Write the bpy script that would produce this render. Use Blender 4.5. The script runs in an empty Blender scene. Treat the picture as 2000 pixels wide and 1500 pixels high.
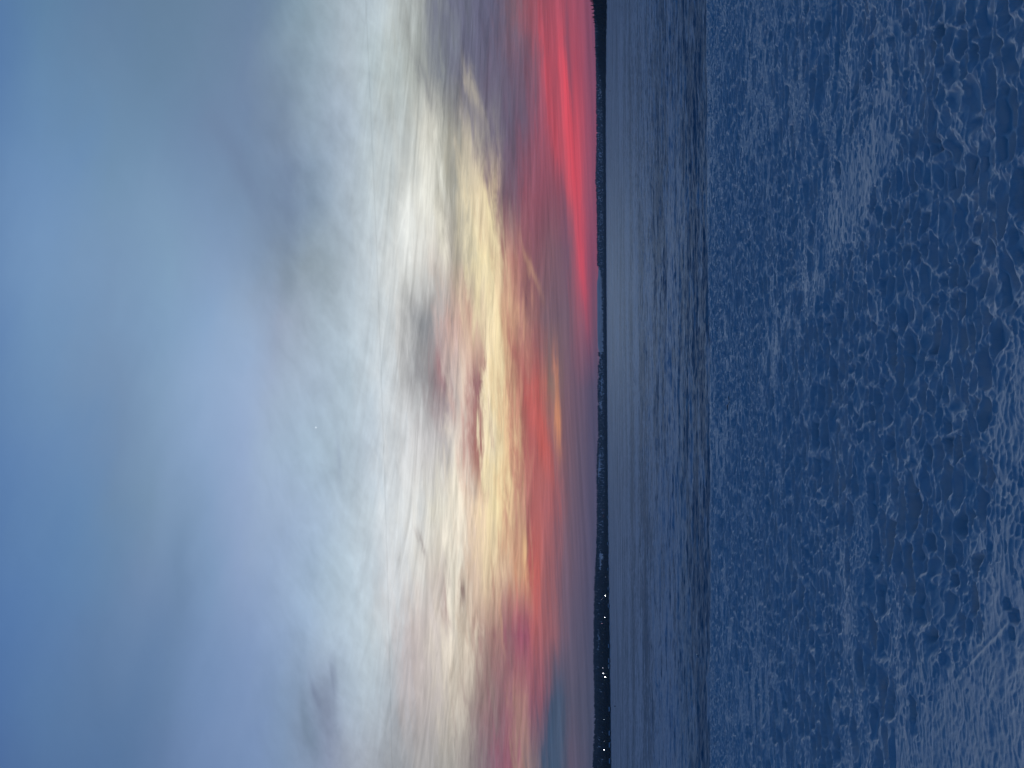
import bpy, math, random
import numpy as np
from mathutils import Matrix, Vector

random.seed(7)
scene = bpy.context.scene
col = scene.collection

# ------------------------------------------------------------------ camera
F_PX, CX, CY = 1500.0, 1000.0, 750.0          # focal length and centre in photograph pixels (2000 x 1500)
CAM_Z = 7.0                                    # metres above the frozen lake
BANK_Z = 5.4                                   # top of the snow bank the photographer stands on
PITCH = math.atan(183.75 / F_PX)
ROLL = math.atan(8.5 / 1500)
fwd = Vector((0, math.cos(PITCH), math.sin(PITCH)))
dwn = Vector((0, math.sin(PITCH), -math.cos(PITCH)))
wx = Vector((1, 0, 0))
# the phone was held sideways: picture left is up in the world
cam_r = dwn * math.cos(ROLL) - wx * math.sin(ROLL)
cam_u = wx * math.cos(ROLL) + dwn * math.sin(ROLL)
cam_data = bpy.data.cameras.new("camera")
cam = bpy.data.objects.new("camera", cam_data)
col.objects.link(cam)
M = Matrix.Identity(4)
for i in range(3):
    M[i][0] = cam_r[i]; M[i][1] = cam_u[i]; M[i][2] = -fwd[i]
M[2][3] = CAM_Z
cam.matrix_world = M
cam_data.sensor_width = 36.0
cam_data.lens = 36.0 * F_PX / 2000.0
cam_data.clip_start = 0.05
cam_data.clip_end = 60000
scene.camera = cam
scene.render.resolution_x = 1024
scene.render.resolution_y = 768
scene.view_settings.view_transform = 'Standard'
scene.view_settings.look = 'None'
scene.view_settings.exposure = 0.0
scene.view_settings.gamma = 1.0
scene.cycles.max_bounces = 6
scene.cycles.volume_bounces = 0
scene.cycles.diffuse_bounces = 1

def pix_dir(px, py):
    d = fwd + cam_r * ((px - CX) / F_PX) + cam_u * ((CY - py) / F_PX)
    return d.normalized()
def at_z(px, py, z):
    d = pix_dir(px, py)
    t = (z - CAM_Z) / d.z
    return Vector((d.x * t, d.y * t, z))
def at_dist(px, py, dist):
    d = pix_dir(px, py)
    t = dist / math.hypot(d.x, d.y)
    return Vector((d.x * t, d.y * t, CAM_Z + d.z * t))

# ------------------------------------------------------------------ sky
def s2l(c):
    c = c / 255.0
    return c / 12.92 if c <= 0.04045 else ((c + 0.055) / 1.055) ** 2.4

SKY = {   # azimuth column (photograph row) : heights (photograph x) and colours
0:"0 90 128 178;100 98 136 176;200 100 134 172;300 102 134 163;400 104 134 160;500 108 134 160;560 125 150 168;620 145 165 178;680 168 182 192;720 182 196 205;760 192 202 205;800 170 175 172;840 128 132 140;880 112 115 132;920 105 105 128;960 102 100 124;1000 125 100 112;1040 158 88 100;1080 175 85 100;1120 180 85 102;1155 170 85 105",
125:"0 92 130 182;100 104 142 185;200 106 140 176;300 105 138 168;400 108 138 165;500 115 138 165;560 130 152 170;620 152 170 185;680 175 188 198;720 185 200 205;780 180 188 185;820 160 165 160;860 125 130 140;900 110 112 130;940 104 103 125;1000 112 96 115;1045 140 90 105;1070 200 85 100;1100 175 85 100;1130 195 82 98;1150 165 85 105",
250:"0 98 136 188;100 108 146 192;200 112 148 184;300 112 146 178;400 112 140 170;480 115 140 168;540 122 142 165;600 150 168 185;660 165 180 198;700 180 195 205;740 192 202 205;800 185 190 188;840 200 200 190;870 170 170 160;890 135 135 130;910 195 185 165;940 140 135 140;980 105 98 118;1020 110 92 112;1060 160 85 102;1100 200 85 98;1130 215 85 98;1155 165 85 105",
375:"0 105 142 192;100 115 152 200;200 118 154 190;300 122 156 188;400 120 150 180;480 120 146 172;560 118 138 165;620 140 160 180;660 165 180 195;720 190 202 208;780 205 210 208;840 225 225 215;870 170 170 160;900 215 205 180;930 235 220 185;950 190 165 145;975 125 105 115;1000 118 92 110;1030 150 88 102;1080 145 85 100;1100 175 88 100;1120 225 88 100;1140 200 88 102;1160 150 85 108",
500:"0 108 145 196;100 120 156 202;200 124 158 196;300 130 165 195;400 132 160 190;500 130 155 180;560 132 150 168;620 150 165 175;660 155 170 182;700 185 198 208;760 215 220 220;820 228 228 222;860 205 195 185;890 165 160 148;920 220 210 180;950 248 232 185;975 200 165 140;1000 180 125 115;1040 140 92 102;1080 130 95 105;1110 125 92 108;1135 215 85 98;1150 170 85 105",
625:"0 105 142 195;100 115 152 198;200 122 156 195;300 130 165 198;400 138 170 202;500 150 175 200;550 150 165 185;600 158 172 190;650 165 182 195;700 190 203 213;740 205 215 220;790 200 200 198;830 150 152 155;860 190 175 172;890 200 160 150;920 228 205 175;960 248 232 190;985 225 190 150;1010 205 155 130;1040 150 105 105;1070 125 98 108;1110 118 95 108;1140 180 95 108;1158 120 90 110",
750:"0 102 140 192;100 112 148 194;200 120 152 190;300 130 163 195;400 142 172 203;500 155 180 208;560 160 178 202;620 165 182 200;680 178 195 208;740 205 215 222;780 205 207 208;830 150 150 152;860 150 130 135;890 215 205 195;915 205 170 160;935 165 115 115;955 240 225 190;980 230 205 160;1000 210 165 135;1030 180 105 100;1050 200 100 95;1075 150 120 105;1105 125 95 108;1130 118 92 108;1160 100 85 108",
875:"0 98 136 190;100 108 144 192;200 116 148 186;300 124 156 188;400 138 168 200;500 152 176 206;600 165 186 205;660 170 188 202;720 190 203 215;760 212 218 222;810 215 215 215;860 195 190 190;890 225 215 200;915 205 175 165;935 165 110 105;955 245 230 195;985 245 220 170;1010 205 150 125;1040 180 100 98;1065 175 105 100;1105 125 95 105;1130 110 92 108;1160 98 86 110",
1000:"0 94 132 186;100 102 140 188;200 110 144 182;300 118 150 180;400 130 160 192;500 148 172 202;600 165 185 208;660 172 190 208;700 190 205 215;760 214 220 224;820 222 222 218;860 225 220 205;890 235 225 210;915 230 210 190;940 240 215 180;970 245 228 180;1000 220 185 145;1025 180 125 115;1050 178 100 98;1080 170 100 102;1105 120 95 108;1160 95 86 110",
1125:"0 90 128 184;100 98 136 186;200 104 140 182;300 112 142 178;400 124 155 188;500 142 166 198;600 160 182 206;660 175 195 210;720 195 208 218;760 214 218 222;820 218 215 208;850 185 170 165;880 232 225 208;920 215 190 170;960 232 210 175;1000 190 150 130;1020 215 165 125;1045 185 105 98;1075 160 100 103;1100 118 95 110;1160 92 85 108",
1250:"0 86 124 180;100 94 130 182;200 98 132 176;300 106 138 176;400 118 148 184;500 132 158 192;600 152 174 202;650 172 190 208;720 192 206 215;760 198 204 208;800 195 182 182;840 215 205 198;880 225 215 200;915 215 200 180;940 170 140 132;975 165 125 120;1000 140 95 108;1020 160 90 105;1045 170 98 102;1080 150 100 106;1110 105 92 110;1160 86 84 106",
1375:"0 82 118 174;100 90 126 176;200 94 128 172;300 102 134 172;400 114 144 182;500 125 152 188;580 135 158 185;620 130 145 168;650 150 165 190;700 180 196 208;760 175 182 190;800 180 172 172;850 190 182 178;890 205 195 180;920 160 145 140;960 145 118 120;990 150 105 115;1010 170 130 120;1040 150 98 112;1060 150 92 105;1075 85 88 110;1095 72 88 112;1110 95 90 108;1160 84 84 104",
1500:"0 78 112 168;100 86 120 170;200 90 124 168;300 98 128 168;400 112 140 178;500 122 148 182;580 128 150 178;640 138 150 175;700 165 172 185;760 160 165 172;820 170 168 168;880 168 165 160;920 150 140 140;950 135 110 122;990 150 90 110;1015 165 135 125;1040 135 115 118;1060 88 92 112;1080 66 86 112;1095 72 88 112;1110 105 92 110;1160 80 82 102",
}
# cloud strokes laid over the broad colours: height, azimuth row, half thickness, half length, slope, colour, strength
STROKES = []
sky_ys = sorted(SKY)
sky_tab = []
for y in sky_ys:
    rows = np.array([[float(t) for t in s.split()] for s in SKY[y].split(';')])
    sky_tab.append(rows)
def sky_px(px, py):
    py_c = min(max(py, 0), 1500); px_c = min(max(px, 0), 1175)
    k = min(int(py_c // 125), 11); t = (py_c - k * 125) / 125
    out = []
    for c in (1, 2, 3):
        a = np.interp(px_c, sky_tab[k][:, 0], sky_tab[k][:, c]); b = np.interp(px_c, sky_tab[k + 1][:, 0], sky_tab[k + 1][:, c])
        out.append(a * (1 - t) + b * t)
    for (sx, sy, wx_, wy_, sl, rgb, st) in STROKES:
        dy = py - sy; dx = px - sx - sl * dy
        g = st * math.exp(-(dx / wx_) ** 2 - (dy / wy_) ** 2)
        out = [o * (1 - g) + q * g for o, q in zip(out, rgb)]
    k_ = np.interp(px_c, [0, 180, 420], [1.0, 1.0, 0.0])          # the high sky is a touch greyer
    out = [out[0] * (1 - 0.02 * k_), out[1] * (1 - 0.035 * k_), out[2] * (1 - 0.065 * k_)]
    k2 = np.interp(px_c, [100, 250, 480, 600], [0, 1, 1, 0])
    out = [out[0] * (1 + 0.01 * k2), out[1] * (1 - 0.011 * k2), out[2] * (1 + 0.005 * k2)]
    return [s2l(o) for o in out]

world = bpy.data.worlds.new("World")
scene.world = world
world.use_nodes = True
nt = world.node_tree
nt.nodes.clear()
class G:
    """small helper for building node graphs"""
    def __init__(s, nt): s.nt = nt
    def n(s, t, **kw):
        nd = s.nt.nodes.new(t)
        for k, v in kw.items(): setattr(nd, k, v)
        return nd
    def put(s, sock, v):
        if isinstance(v, bpy.types.NodeSocket): s.nt.links.new(v, sock)
        else: sock.default_value = v
    def m(s, op, a, b=0.0, c=0.0, clamp=False):
        nd = s.n('ShaderNodeMath', operation=op, use_clamp=clamp)
        s.put(nd.inputs[0], a); s.put(nd.inputs[1], b); s.put(nd.inputs[2], c)
        return nd.outputs[0]
    def vm(s, op, a, b=(0, 0, 0), scale=None):
        nd = s.n('ShaderNodeVectorMath', operation=op)
        s.put(nd.inputs[0], a); s.put(nd.inputs[1], b)
        if scale is not None: s.put(nd.inputs['Scale'], scale)
        return nd.outputs[0]
    def xyz(s, x, y, z):
        nd = s.n('ShaderNodeCombineXYZ')
        s.put(nd.inputs[0], x); s.put(nd.inputs[1], y); s.put(nd.inputs[2], z)
        return nd.outputs[0]
    def noise(s, vec, scale=1.0, detail=4.0, rough=0.55, dist=0.0, out=0):
        nd = s.n('ShaderNodeTexNoise')
        s.put(nd.inputs['Vector'], vec); nd.inputs['Scale'].default_value = scale
        nd.inputs['Detail'].default_value = detail; nd.inputs['Roughness'].default_value = rough
        nd.inputs['Distortion'].default_value = dist
        return nd.outputs[out]
    def mix(s, fac, a, b, bt='MIX'):
        nd = s.n('ShaderNodeMix', data_type='RGBA', blend_type=bt)
        s.put(nd.inputs[0], fac); s.put(nd.inputs[6], a); s.put(nd.inputs[7], b)
        return nd.outputs[2]
    def rng(s, v, a, b, c=0.0, d=1.0, smooth=True):
        nd = s.n('ShaderNodeMapRange', interpolation_type='SMOOTHSTEP' if smooth else 'LINEAR')
        s.put(nd.inputs[0], v)
        for i, q in enumerate((a, b, c, d)): nd.inputs[i + 1].default_value = q
        return nd.outputs[0]
g = G(nt)
tc = g.n('ShaderNodeTexCoord')
sep = g.n('ShaderNodeSeparateXYZ')
nt.links.new(tc.outputs['Generated'], sep.inputs[0])
dx, dy, dz = sep.outputs
dys = g.m('MAXIMUM', dy, 0.15)
U0 = g.m('DIVIDE', dx, dys)
V0 = g.m('DIVIDE', dz, dys)

def uv_of(px, py):
    d = pix_dir(px, py); return d.x / d.y, d.z / d.y
def px_of(u, v):
    d = Vector((u, 1, v)); w = d.dot(fwd)
    return CX + F_PX * d.dot(cam_r) / w, CY - F_PX * d.dot(cam_u) / w

# wind-drawn cirrus: displace the lookup with stretched noise, weaker towards the horizon
vpos = g.m('MAXIMUM', V0, 0.0)
pv = g.m('POWER', g.m('ADD', vpos, 0.004), 0.6)                 # stretches heights near the horizon
slant = g.m('MULTIPLY', g.m('MULTIPLY', U0, vpos), 1.2)
q1 = g.xyz(g.m('MULTIPLY', U0, 4.0), g.m('MULTIPLY', g.m('ADD', pv, g.m('MULTIPLY', slant, 0.5)), 26.0), 3.7)
q2 = g.xyz(g.m('MULTIPLY', U0, 11.0), g.m('MULTIPLY', g.m('SUBTRACT', pv, g.m('MULTIPLY', slant, 0.3)), 70.0), 9.1)
q3 = g.xyz(g.m('MULTIPLY', U0, 6.0), g.m('MULTIPLY', pv, 12.0), 5.3)
n1 = g.m('SUBTRACT', g.noise(q1, 1.0, 5, 0.6, 0.4), 0.5)
n2 = g.m('SUBTRACT', g.noise(q2, 1.0, 4, 0.6, 0.6), 0.5)
n3 = g.m('SUBTRACT', g.noise(q3, 1.0, 5, 0.55, 0.3), 0.5)
amp = g.rng(V0, 0.0, 0.16, 0.10, 1.0)
amp_hi = g.rng(V0, 0.22, 0.40, 1.0, 0.0)
dv = g.m('ADD', g.m('MULTIPLY', n1, 0.045), g.m('MULTIPLY', n2, 0.060))
dv = g.m('MULTIPLY', g.m('MULTIPLY', dv, amp), amp_hi)
q6 = g.xyz(g.m('ADD', g.m('MULTIPLY', U0, 3.0), V0), g.m('MULTIPLY', g.m('ADD', V0, g.m('MULTIPLY', U0, 0.3)), 6.5), 2.2)
n6 = g.m('SUBTRACT', g.noise(q6, 1.0, 4, 0.5), 0.5)
dv = g.m('ADD', dv, g.m('MULTIPLY', g.m('MULTIPLY', n6, 0.16), g.rng(V0, 0.28, 0.50)))
V = g.m('ADD', V0, dv)
U = g.m('ADD', U0, g.m('MULTIPLY', n3, 0.07))
NU = 31
u_lo, u_hi = -0.62, 0.62
XS = [0,100,200,300,400,480,550,600,640,680,720,755,785,812,838,860,880,900,918,936,954,972,990,1008,1026,1044,1062,1080,1096,1112,1130,1150]
VS = [uv_of(x, 750)[1] for x in XS]
vmax = VS[0]
GAM = 0.6
def vfac(v): return (max(v, 0) / vmax) ** GAM
vf = g.m('POWER', g.m('DIVIDE', g.m('MAXIMUM', V, 0.0), vmax), GAM, clamp=True)
t_u = g.m('MULTIPLY', g.m('DIVIDE', g.m('SUBTRACT', U, u_lo), (u_hi - u_lo)), NU - 1.0)
t_u = g.m('MINIMUM', g.m('MAXIMUM', t_u, 0.0), NU - 1.0)
acc = None
for i in range(NU):
    u = u_lo + (u_hi - u_lo) * i / (NU - 1)
    rp = g.n('ShaderNodeValToRGB')
    cr = rp.color_ramp; cr.interpolation = 'LINEAR'
    stops = sorted((vfac(v), v) for v in VS)
    while len(cr.elements) > 1: cr.elements.remove(cr.elements[-1])
    for k, (p, v) in enumerate(stops):
        e = cr.elements[0] if k == 0 else cr.elements.new(p)
        e.position = p
        px, py = px_of(u, v)
        e.color = (*sky_px(px, py), 1)
    nt.links.new(vf, rp.inputs[0])
    w = g.m('SUBTRACT', 1.0, g.m('ABSOLUTE', g.m('SUBTRACT', t_u, float(i))), clamp=True)
    c = g.vm('SCALE', rp.outputs[0], scale=w)
    acc = c if acc is None else g.vm('ADD', acc, c)
# single clouds: (photograph x, row, half thickness, half length, slope, colour, strength)
CLOUDS = [(838,340,22,110,0.04,(238,237,226),0.75),(800,450,26,100,0.0,(230,232,228),0.65),(862,470,10,70,0.1,(240,236,218),0.6),(845,260,12,60,0.05,(214,212,200),0.5),
 (890,960,16,80,0.05,(247,238,216),0.6),(840,1050,18,90,0.0,(228,226,216),0.5),(878,1130,12,80,0.0,(236,230,214),0.55),(905,740,9,50,0.1,(238,222,200),0.5),
 (884,600,8,50,0.1,(214,188,172),0.5),(915,610,7,60,0.15,(190,140,130),0.5),(880,790,6,45,0.1,(196,160,152),0.5),(945,1340,12,70,0.1,(150,122,118),0.5),
 (618,1360,7,40,0.25,(112,124,150),0.5),(652,1330,6,45,0.05,(120,130,155),0.45),(598,1420,8,45,0.15,(116,134,156),0.5),(660,880,6,45,0.05,(150,165,188),0.35),
 (470,330,22,120,0.45,(110,128,158),0.4),(345,1120,20,110,-0.08,(104,132,164),0.35),(560,540,22,60,0.2,(128,144,160),0.45),(830,165,8,60,0.35,(120,122,130),0.5),(1089,820,5,60,0.03,(240,160,108),0.6),(1087,730,4,50,0.04,(215,140,108),0.5),(1104,170,9,110,0.08,(232,82,95),0.8),(1122,330,11,110,0.085,(238,84,96),0.85),
 (1138,520,7,100,0.085,(225,84,98),0.9),(1068,150,6,140,0.10,(210,85,98),0.6),(1092,300,6,90,0.12,(218,85,98),0.6),(1112,110,4,150,0.06,(130,85,105),0.5),
 (1100,420,7,90,0.06,(125,88,108),0.6),(1076,1440,13,100,-0.12,(66,86,112),0.9),(1092,1430,10,90,0.0,(72,88,112),0.8),
 (828,640,20,45,0.12,(138,142,148),0.6),(815,720,10,40,0.3,(150,152,156),0.5),(936,885,8,40,0.05,(165,108,104),0.8),(932,745,7,35,0.1,(150,108,112),0.7),
 (862,720,7,40,0.1,(165,120,125),0.6),(867,1175,7,45,0.1,(160,132,128),0.6),(901,1150,5,32,0.05,(140,112,108),0.75),(822,1060,4,28,0.35,(158,148,146),0.6),
 (958,430,12,90,0.22,(252,236,190),0.75),(972,640,9,110,0.0,(250,232,186),0.6),(893,185,5,55,0.02,(115,116,122),0.6),(886,330,7,60,-0.08,(150,150,145),0.6),
 (1022,1235,14,60,0.0,(158,86,110),0.6),(1047,1120,9,95,0.0,(196,100,94),0.7),(1060,860,11,80,0.2,(208,98,90),0.7),(1013,690,8,60,0.25,(178,108,104),0.6),
 (1022,1075,4,45,0.05,(238,195,145),0.7),(640,1390,18,85,0.12,(126,136,158),0.5),(608,1440,14,60,0.2,(118,138,160),0.4),(925,165,8,60,0.3,(200,190,168),0.5),
 (905,1010,6,60,0.1,(246,238,218),0.5),(855,960,6,70,0.05,(240,236,222),0.5),(980,1210,5,70,0.1,(205,160,135),0.5),(1036,520,5,60,0.35,(205,160,130),0.5)]
Vw = g.m('ADD', V0, g.m('ADD', g.m('MULTIPLY', dv, 0.35), g.m('MULTIPLY', n2, 0.008)))
Uw = g.m('ADD', U0, g.m('MULTIPLY', n3, 0.05))
for (sx_, sy_, ht, hl, sl, rgb, st) in CLOUDS:
    u0_, v0_ = uv_of(sx_, sy_); u1_, v1_ = uv_of(sx_ + sl * 10, sy_ + 10)
    ang = math.atan2(v1_ - v0_, u1_ - u0_); ca, sa = math.cos(ang), math.sin(ang)
    # along = ca*du + sa*dv ; across = -sa*du + ca*dv
    al = g.m('MULTIPLY_ADD', Uw, ca * F_PX / hl, g.m('MULTIPLY_ADD', Vw, sa * F_PX / hl, -(ca * u0_ + sa * v0_) * F_PX / hl))
    ac = g.m('MULTIPLY_ADD', Uw, -sa * F_PX / ht, g.m('MULTIPLY_ADD', Vw, ca * F_PX / ht, (sa * u0_ - ca * v0_) * F_PX / ht))
    r2 = g.m('ADD', g.m('MULTIPLY', al, al), g.m('MULTIPLY', ac, ac))
    wgt = g.m('MULTIPLY', g.m('POWER', 2.71828, g.m('MULTIPLY', r2, -1.0)), st)
    acc = g.mix(wgt, acc, (*[s2l(c_) for c_ in rgb], 1))
# fine light-and-dark wisps
q4 = g.xyz(g.m('MULTIPLY', U0, 7.0), g.m('MULTIPLY', g.m('ADD', pv, g.m('MULTIPLY', slant, 0.35)), 95.0), 1.3)
n4 = g.m('SUBTRACT', g.noise(q4, 1.0, 5, 0.62, 0.8), 0.5)
amp4 = g.m('MULTIPLY', g.rng(V0, 0.03, 0.12, 0.25, 1.0), g.rng(V0, 0.22, 0.38, 1.0, 0.02))
q5 = g.xyz(g.m('MULTIPLY', U0, 14.0), g.m('MULTIPLY', g.m('ADD', V0, g.m('MULTIPLY', U0, 0.5)), 26.0), 8.8)
n5 = g.m('SUBTRACT', g.noise(q5, 1.0, 6, 0.6, 0.5), 0.5)
amp5 = g.m('MULTIPLY', g.rng(V0, 0.22, 0.34, 0.0, 1.0), g.rng(V0, 0.33, 0.46, 1.0, 0.0))
q7 = g.xyz(g.m('MULTIPLY', U0, 20.0), g.m('MULTIPLY', g.m('ADD', V0, g.m('MULTIPLY', U0, -0.35)), 34.0), 6.6)
n7 = g.m('SUBTRACT', g.noise(q7, 1.0, 7, 0.62, 0.2), 0.5)
amp7 = g.m('MULTIPLY', g.rng(V0, 0.20, 0.30, 0.0, 0.50), g.rng(V0, 0.36, 0.52, 1.0, 0.12))
q8 = g.xyz(g.m('MULTIPLY', g.m('ADD', U0, g.m('MULTIPLY', n1, 0.06)), 15.0), g.m('MULTIPLY', g.m('ADD', pv, g.m('MULTIPLY', n3, 0.03)), 170.0), 4.4)
n8 = g.m('SUBTRACT', g.noise(q8, 1.0, 5, 0.65, 0.5), 0.5)
amp8 = g.m('MULTIPLY', g.rng(V0, 0.06, 0.12, 0.0, 0.60), g.rng(V0, 0.20, 0.27, 1.0, 0.0))
q9 = g.xyz(g.m('MULTIPLY', U0, 3.2), g.m('MULTIPLY', g.m('ADD', V0, g.m('MULTIPLY', U0, -0.045)), 230.0), 7.4)
n9 = g.m('SUBTRACT', g.noise(q9, 1.0, 4, 0.6, 0.3), 0.5)
amp9 = g.m('MULTIPLY', g.rng(V0, 0.0, 0.012, 0.1, 0.85), g.rng(V0, 0.075, 0.11, 1.0, 0.0))
extra = g.m('ADD', g.m('MULTIPLY', n7, amp7), g.m('ADD', g.m('MULTIPLY', n8, amp8), g.m('MULTIPLY', n9, amp9)))
lum = g.m('ADD', g.m('ADD', extra, 1.0), g.m('ADD', g.m('MULTIPLY', g.m('MULTIPLY', n4, amp4), 1.15), g.m('MULTIPLY', g.m('MULTIPLY', n5, amp5), 0.26)))
# thin distant vapour trail, darker than the cloud behind it
pts = [uv_of(x, y) for x, y in ((714, 0), (728, 300), (742, 650), (750, 900), (757, 1150), (766, 1500))]
pc = np.polyfit([p[0] for p in pts], [p[1] for p in pts], 2)
trail_v = g.m('ADD', g.m('MULTIPLY', g.m('MULTIPLY', U0, U0), float(pc[0])), g.m('ADD', g.m('MULTIPLY', U0, float(pc[1])), float(pc[2])))
tn = g.noise(g.xyz(g.m('MULTIPLY', U0, 60.0), 0.0, 0.0), 1.0, 2)
tdist = g.m('ABSOLUTE', g.m('ADD', g.m('SUBTRACT', V0, trail_v), g.m('MULTIPLY', g.m('SUBTRACT', tn, 0.5), 0.002)))
trail = g.m('SUBTRACT', 1.0, g.m('MULTIPLY', g.rng(tdist, 0.0, 0.0016, 1.0, 0.0), 0.10))
lum = g.m('MULTIPLY', lum, trail)
front = g.vm('SCALE', acc, scale=lum)
# one planet
pd = pix_dir(617, 835)
dotp = g.n('ShaderNodeVectorMath', operation='DOT_PRODUCT')
nt.links.new(tc.outputs['Generated'], dotp.inputs[0]); dotp.inputs[1].default_value = pd
star = g.rng(dotp.outputs['Value'], math.cos(0.0011), math.cos(0.0004), 0.0, 0.5)
front = g.vm('ADD', front, g.xyz(star, star, star))
# the dusk sky overhead and behind the photographer: clear, deep blue
SUN_EL, SUN_AZ = math.radians(1.0), math.radians(6.0)
nish = g.n('ShaderNodeTexSky', sky_type='NISHITA')
nish.sun_disc = False
nish.sun_elevation = SUN_EL
nish.sun_rotation = SUN_AZ
BACK = (0.006, 0.042, 0.148, 1)
back = g.mix(0.993, g.vm('SCALE', nish.outputs[0], scale=0.05), BACK)
wf = g.m('MULTIPLY', g.rng(dy, 0.30, 0.72), g.rng(dz, 0.86, 0.62))
skyc = g.mix(wf, back, front)
below = g.rng(dz, -0.06, -0.01)
skyc = g.mix(below, (0.03, 0.06, 0.13, 1), skyc)
bg = g.n('ShaderNodeBackground')
nt.links.new(skyc, bg.inputs['Color'])
bg.inputs['Strength'].default_value = 1.0
wo = g.n('ShaderNodeOutputWorld')
nt.links.new(bg.outputs[0], wo.inputs['Surface'])
world.cycles.sampling_method = 'MANUAL'
world.cycles.sample_map_resolution = 512

# added afterglow lamp from the brightest cloud bank, brightens snow rims against their hollows
afterglow_fill_d = bpy.data.lights.new("sun", 'SUN')
afterglow_fill_d.energy = 0.42
afterglow_fill_d.angle = math.radians(16)
afterglow_fill_d.color = (0.66, 0.84, 1.0)
sun = bpy.data.objects.new("sun", afterglow_fill_d)
col.objects.link(sun)
sdir = Vector((math.sin(SUN_AZ) * math.cos(math.radians(11)), math.cos(SUN_AZ) * math.cos(math.radians(11)), math.sin(math.radians(11))))
sun.rotation_euler = sdir.to_track_quat('Z', 'Y').to_euler()
#==GROUND
# ------------------------------------------------------------------ numeric noise
def hash2(ix, iy, s):
    h = (ix.astype(np.int64) * 374761393 + iy.astype(np.int64) * 668265263 + s * 982451653) & 0xFFFFFFFF
    h = ((h ^ (h >> 13)) * 1274126177) & 0xFFFFFFFF
    h = ((h ^ (h >> 16)) * 2246822519) & 0xFFFFFFFF
    return ((h ^ (h >> 15)) & 0xFFFFFF) / float(0xFFFFFF)
def vnoise(x, y, s=0):
    ix = np.floor(x); iy = np.floor(y); fx = x - ix; fy = y - iy
    fx = fx * fx * fx * (fx * (fx * 6 - 15) + 10); fy = fy * fy * fy * (fy * (fy * 6 - 15) + 10)
    a = hash2(ix, iy, s); b = hash2(ix + 1, iy, s); c = hash2(ix, iy + 1, s); d = hash2(ix + 1, iy + 1, s)
    return (a * (1 - fx) + b * fx) * (1 - fy) + (c * (1 - fx) + d * fx) * fy - 0.5
def fbm(x, y, s=0, o=4, r=0.5):
    t = 0; a = 1.0
    for k in range(o):
        t = t + a * vnoise(x * 2 ** k + 17.3 * k, y * 2 ** k - 9.1 * k, s + k); a *= r
    return t
def cells(x, y, s=0):
    """distance to the nearest border between scattered hollows, and a random value per hollow"""
    ix = np.floor(x); iy = np.floor(y)
    f1 = np.full(x.shape, 9.0); f2 = np.full(x.shape, 9.0); rid = np.zeros(x.shape)
    for ox in (-1, 0, 1):
        for oy in (-1, 0, 1):
            cx = ix + ox; cy = iy + oy
            px = cx + 0.05 + 0.9 * hash2(cx, cy, s); py = cy + 0.05 + 0.9 * hash2(cx, cy, s + 5)
            d = np.sqrt((px - x) ** 2 + (py - y) ** 2)
            near = d < f1
            f2 = np.where(near, f1, np.minimum(f2, d))
            rid = np.where(near, hash2(cx, cy, s + 9), rid)
            f1 = np.where(near, d, f1)
    return f1, f2, rid
def sstep(a, b, x):
    t = np.clip((x - a) / (b - a), 0, 1); return t * t * (3 - 2 * t)

# ------------------------------------------------------------------ materials
def new_mat(name):
    m = bpy.data.materials.new(name); m.use_nodes = True
    b = m.node_tree.nodes['Principled BSDF']
    return m, G(m.node_tree), b
def plain(name, c, rough=0.8, spec=0.2):
    m, q, b = new_mat(name)
    n = q.noise(q.n('ShaderNodeTexCoord').outputs['Object'], 3.0, 4)
    q.put(b.inputs['Base Color'], q.mix(q.rng(n, 0.3, 0.7), (*[v * 0.75 for v in c], 1), (*[min(v * 1.25, 1) for v in c], 1)))
    b.inputs['Roughness'].default_value = rough
    b.inputs['Specular IOR Level'].default_value = spec
    return m
SNOW = (0.86, 0.84, 0.80, 1)
m_bank, q, b = new_mat("wind_crusted_snow")
geo = q.n('ShaderNodeNewGeometry').outputs['Position']
n = q.noise(geo, 5.0, 6, 0.6)
q.put(b.inputs['Base Color'], q.mix(q.rng(n, 0.35, 0.7), SNOW, (0.82, 0.82, 0.81, 1)))
b.inputs['Roughness'].default_value = 0.75
b.inputs['Specular IOR Level'].default_value = 0.15
bump = q.n('ShaderNodeBump'); bump.inputs['Strength'].default_value = 0.5; bump.inputs['Distance'].default_value = 0.004
q.put(bump.inputs['Height'], q.noise(geo, 160.0, 3, 0.6))
q.put(b.inputs['Normal'], bump.outputs[0])

m_lake, q, b = new_mat("lake_snow")
geo = q.n('ShaderNodeNewGeometry').outputs['Position']
sp = q.n('ShaderNodeSeparateXYZ'); q.nt.links.new(geo, sp.inputs[0])
yy = sp.outputs[1]; xx = sp.outputs[0]
wv = q.xyz(q.m('MULTIPLY', xx, 0.10), q.m('MULTIPLY', yy, 0.30), 0.0)
wv2 = q.xyz(q.m('MULTIPLY', xx, 0.55), q.m('MULTIPLY', yy, 1.1), 0.0)
wv3 = q.xyz(q.m('MULTIPLY', xx, 0.012), q.m('MULTIPLY', yy, 0.03), 4.0)
a1 = q.noise(wv, 1.0, 5, 0.6, 0.6); a2 = q.noise(wv2, 1.0, 4, 0.6, 0.4); a3 = q.noise(wv3, 1.0, 3, 0.5)
ice = q.rng(q.m('ADD', q.m('MULTIPLY', a1, 0.7), q.m('ADD', q.m('MULTIPLY', a2, 0.55), q.m('MULTIPLY', a3, 0.6))), 0.84, 1.02)
c1 = q.mix(q.rng(a2, 0.3, 0.7), (0.66, 0.70, 0.74, 1), (0.54, 0.59, 0.65, 1))
belt = q.m('MULTIPLY', q.rng(q.m('ADD', yy, q.m('MULTIPLY', a3, 24.0)), 96.0, 70.0), q.rng(q.m('ADD', q.m('MULTIPLY', a1, 0.6), q.m('MULTIPLY', a2, 0.4)), 0.34, 0.56))
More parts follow.
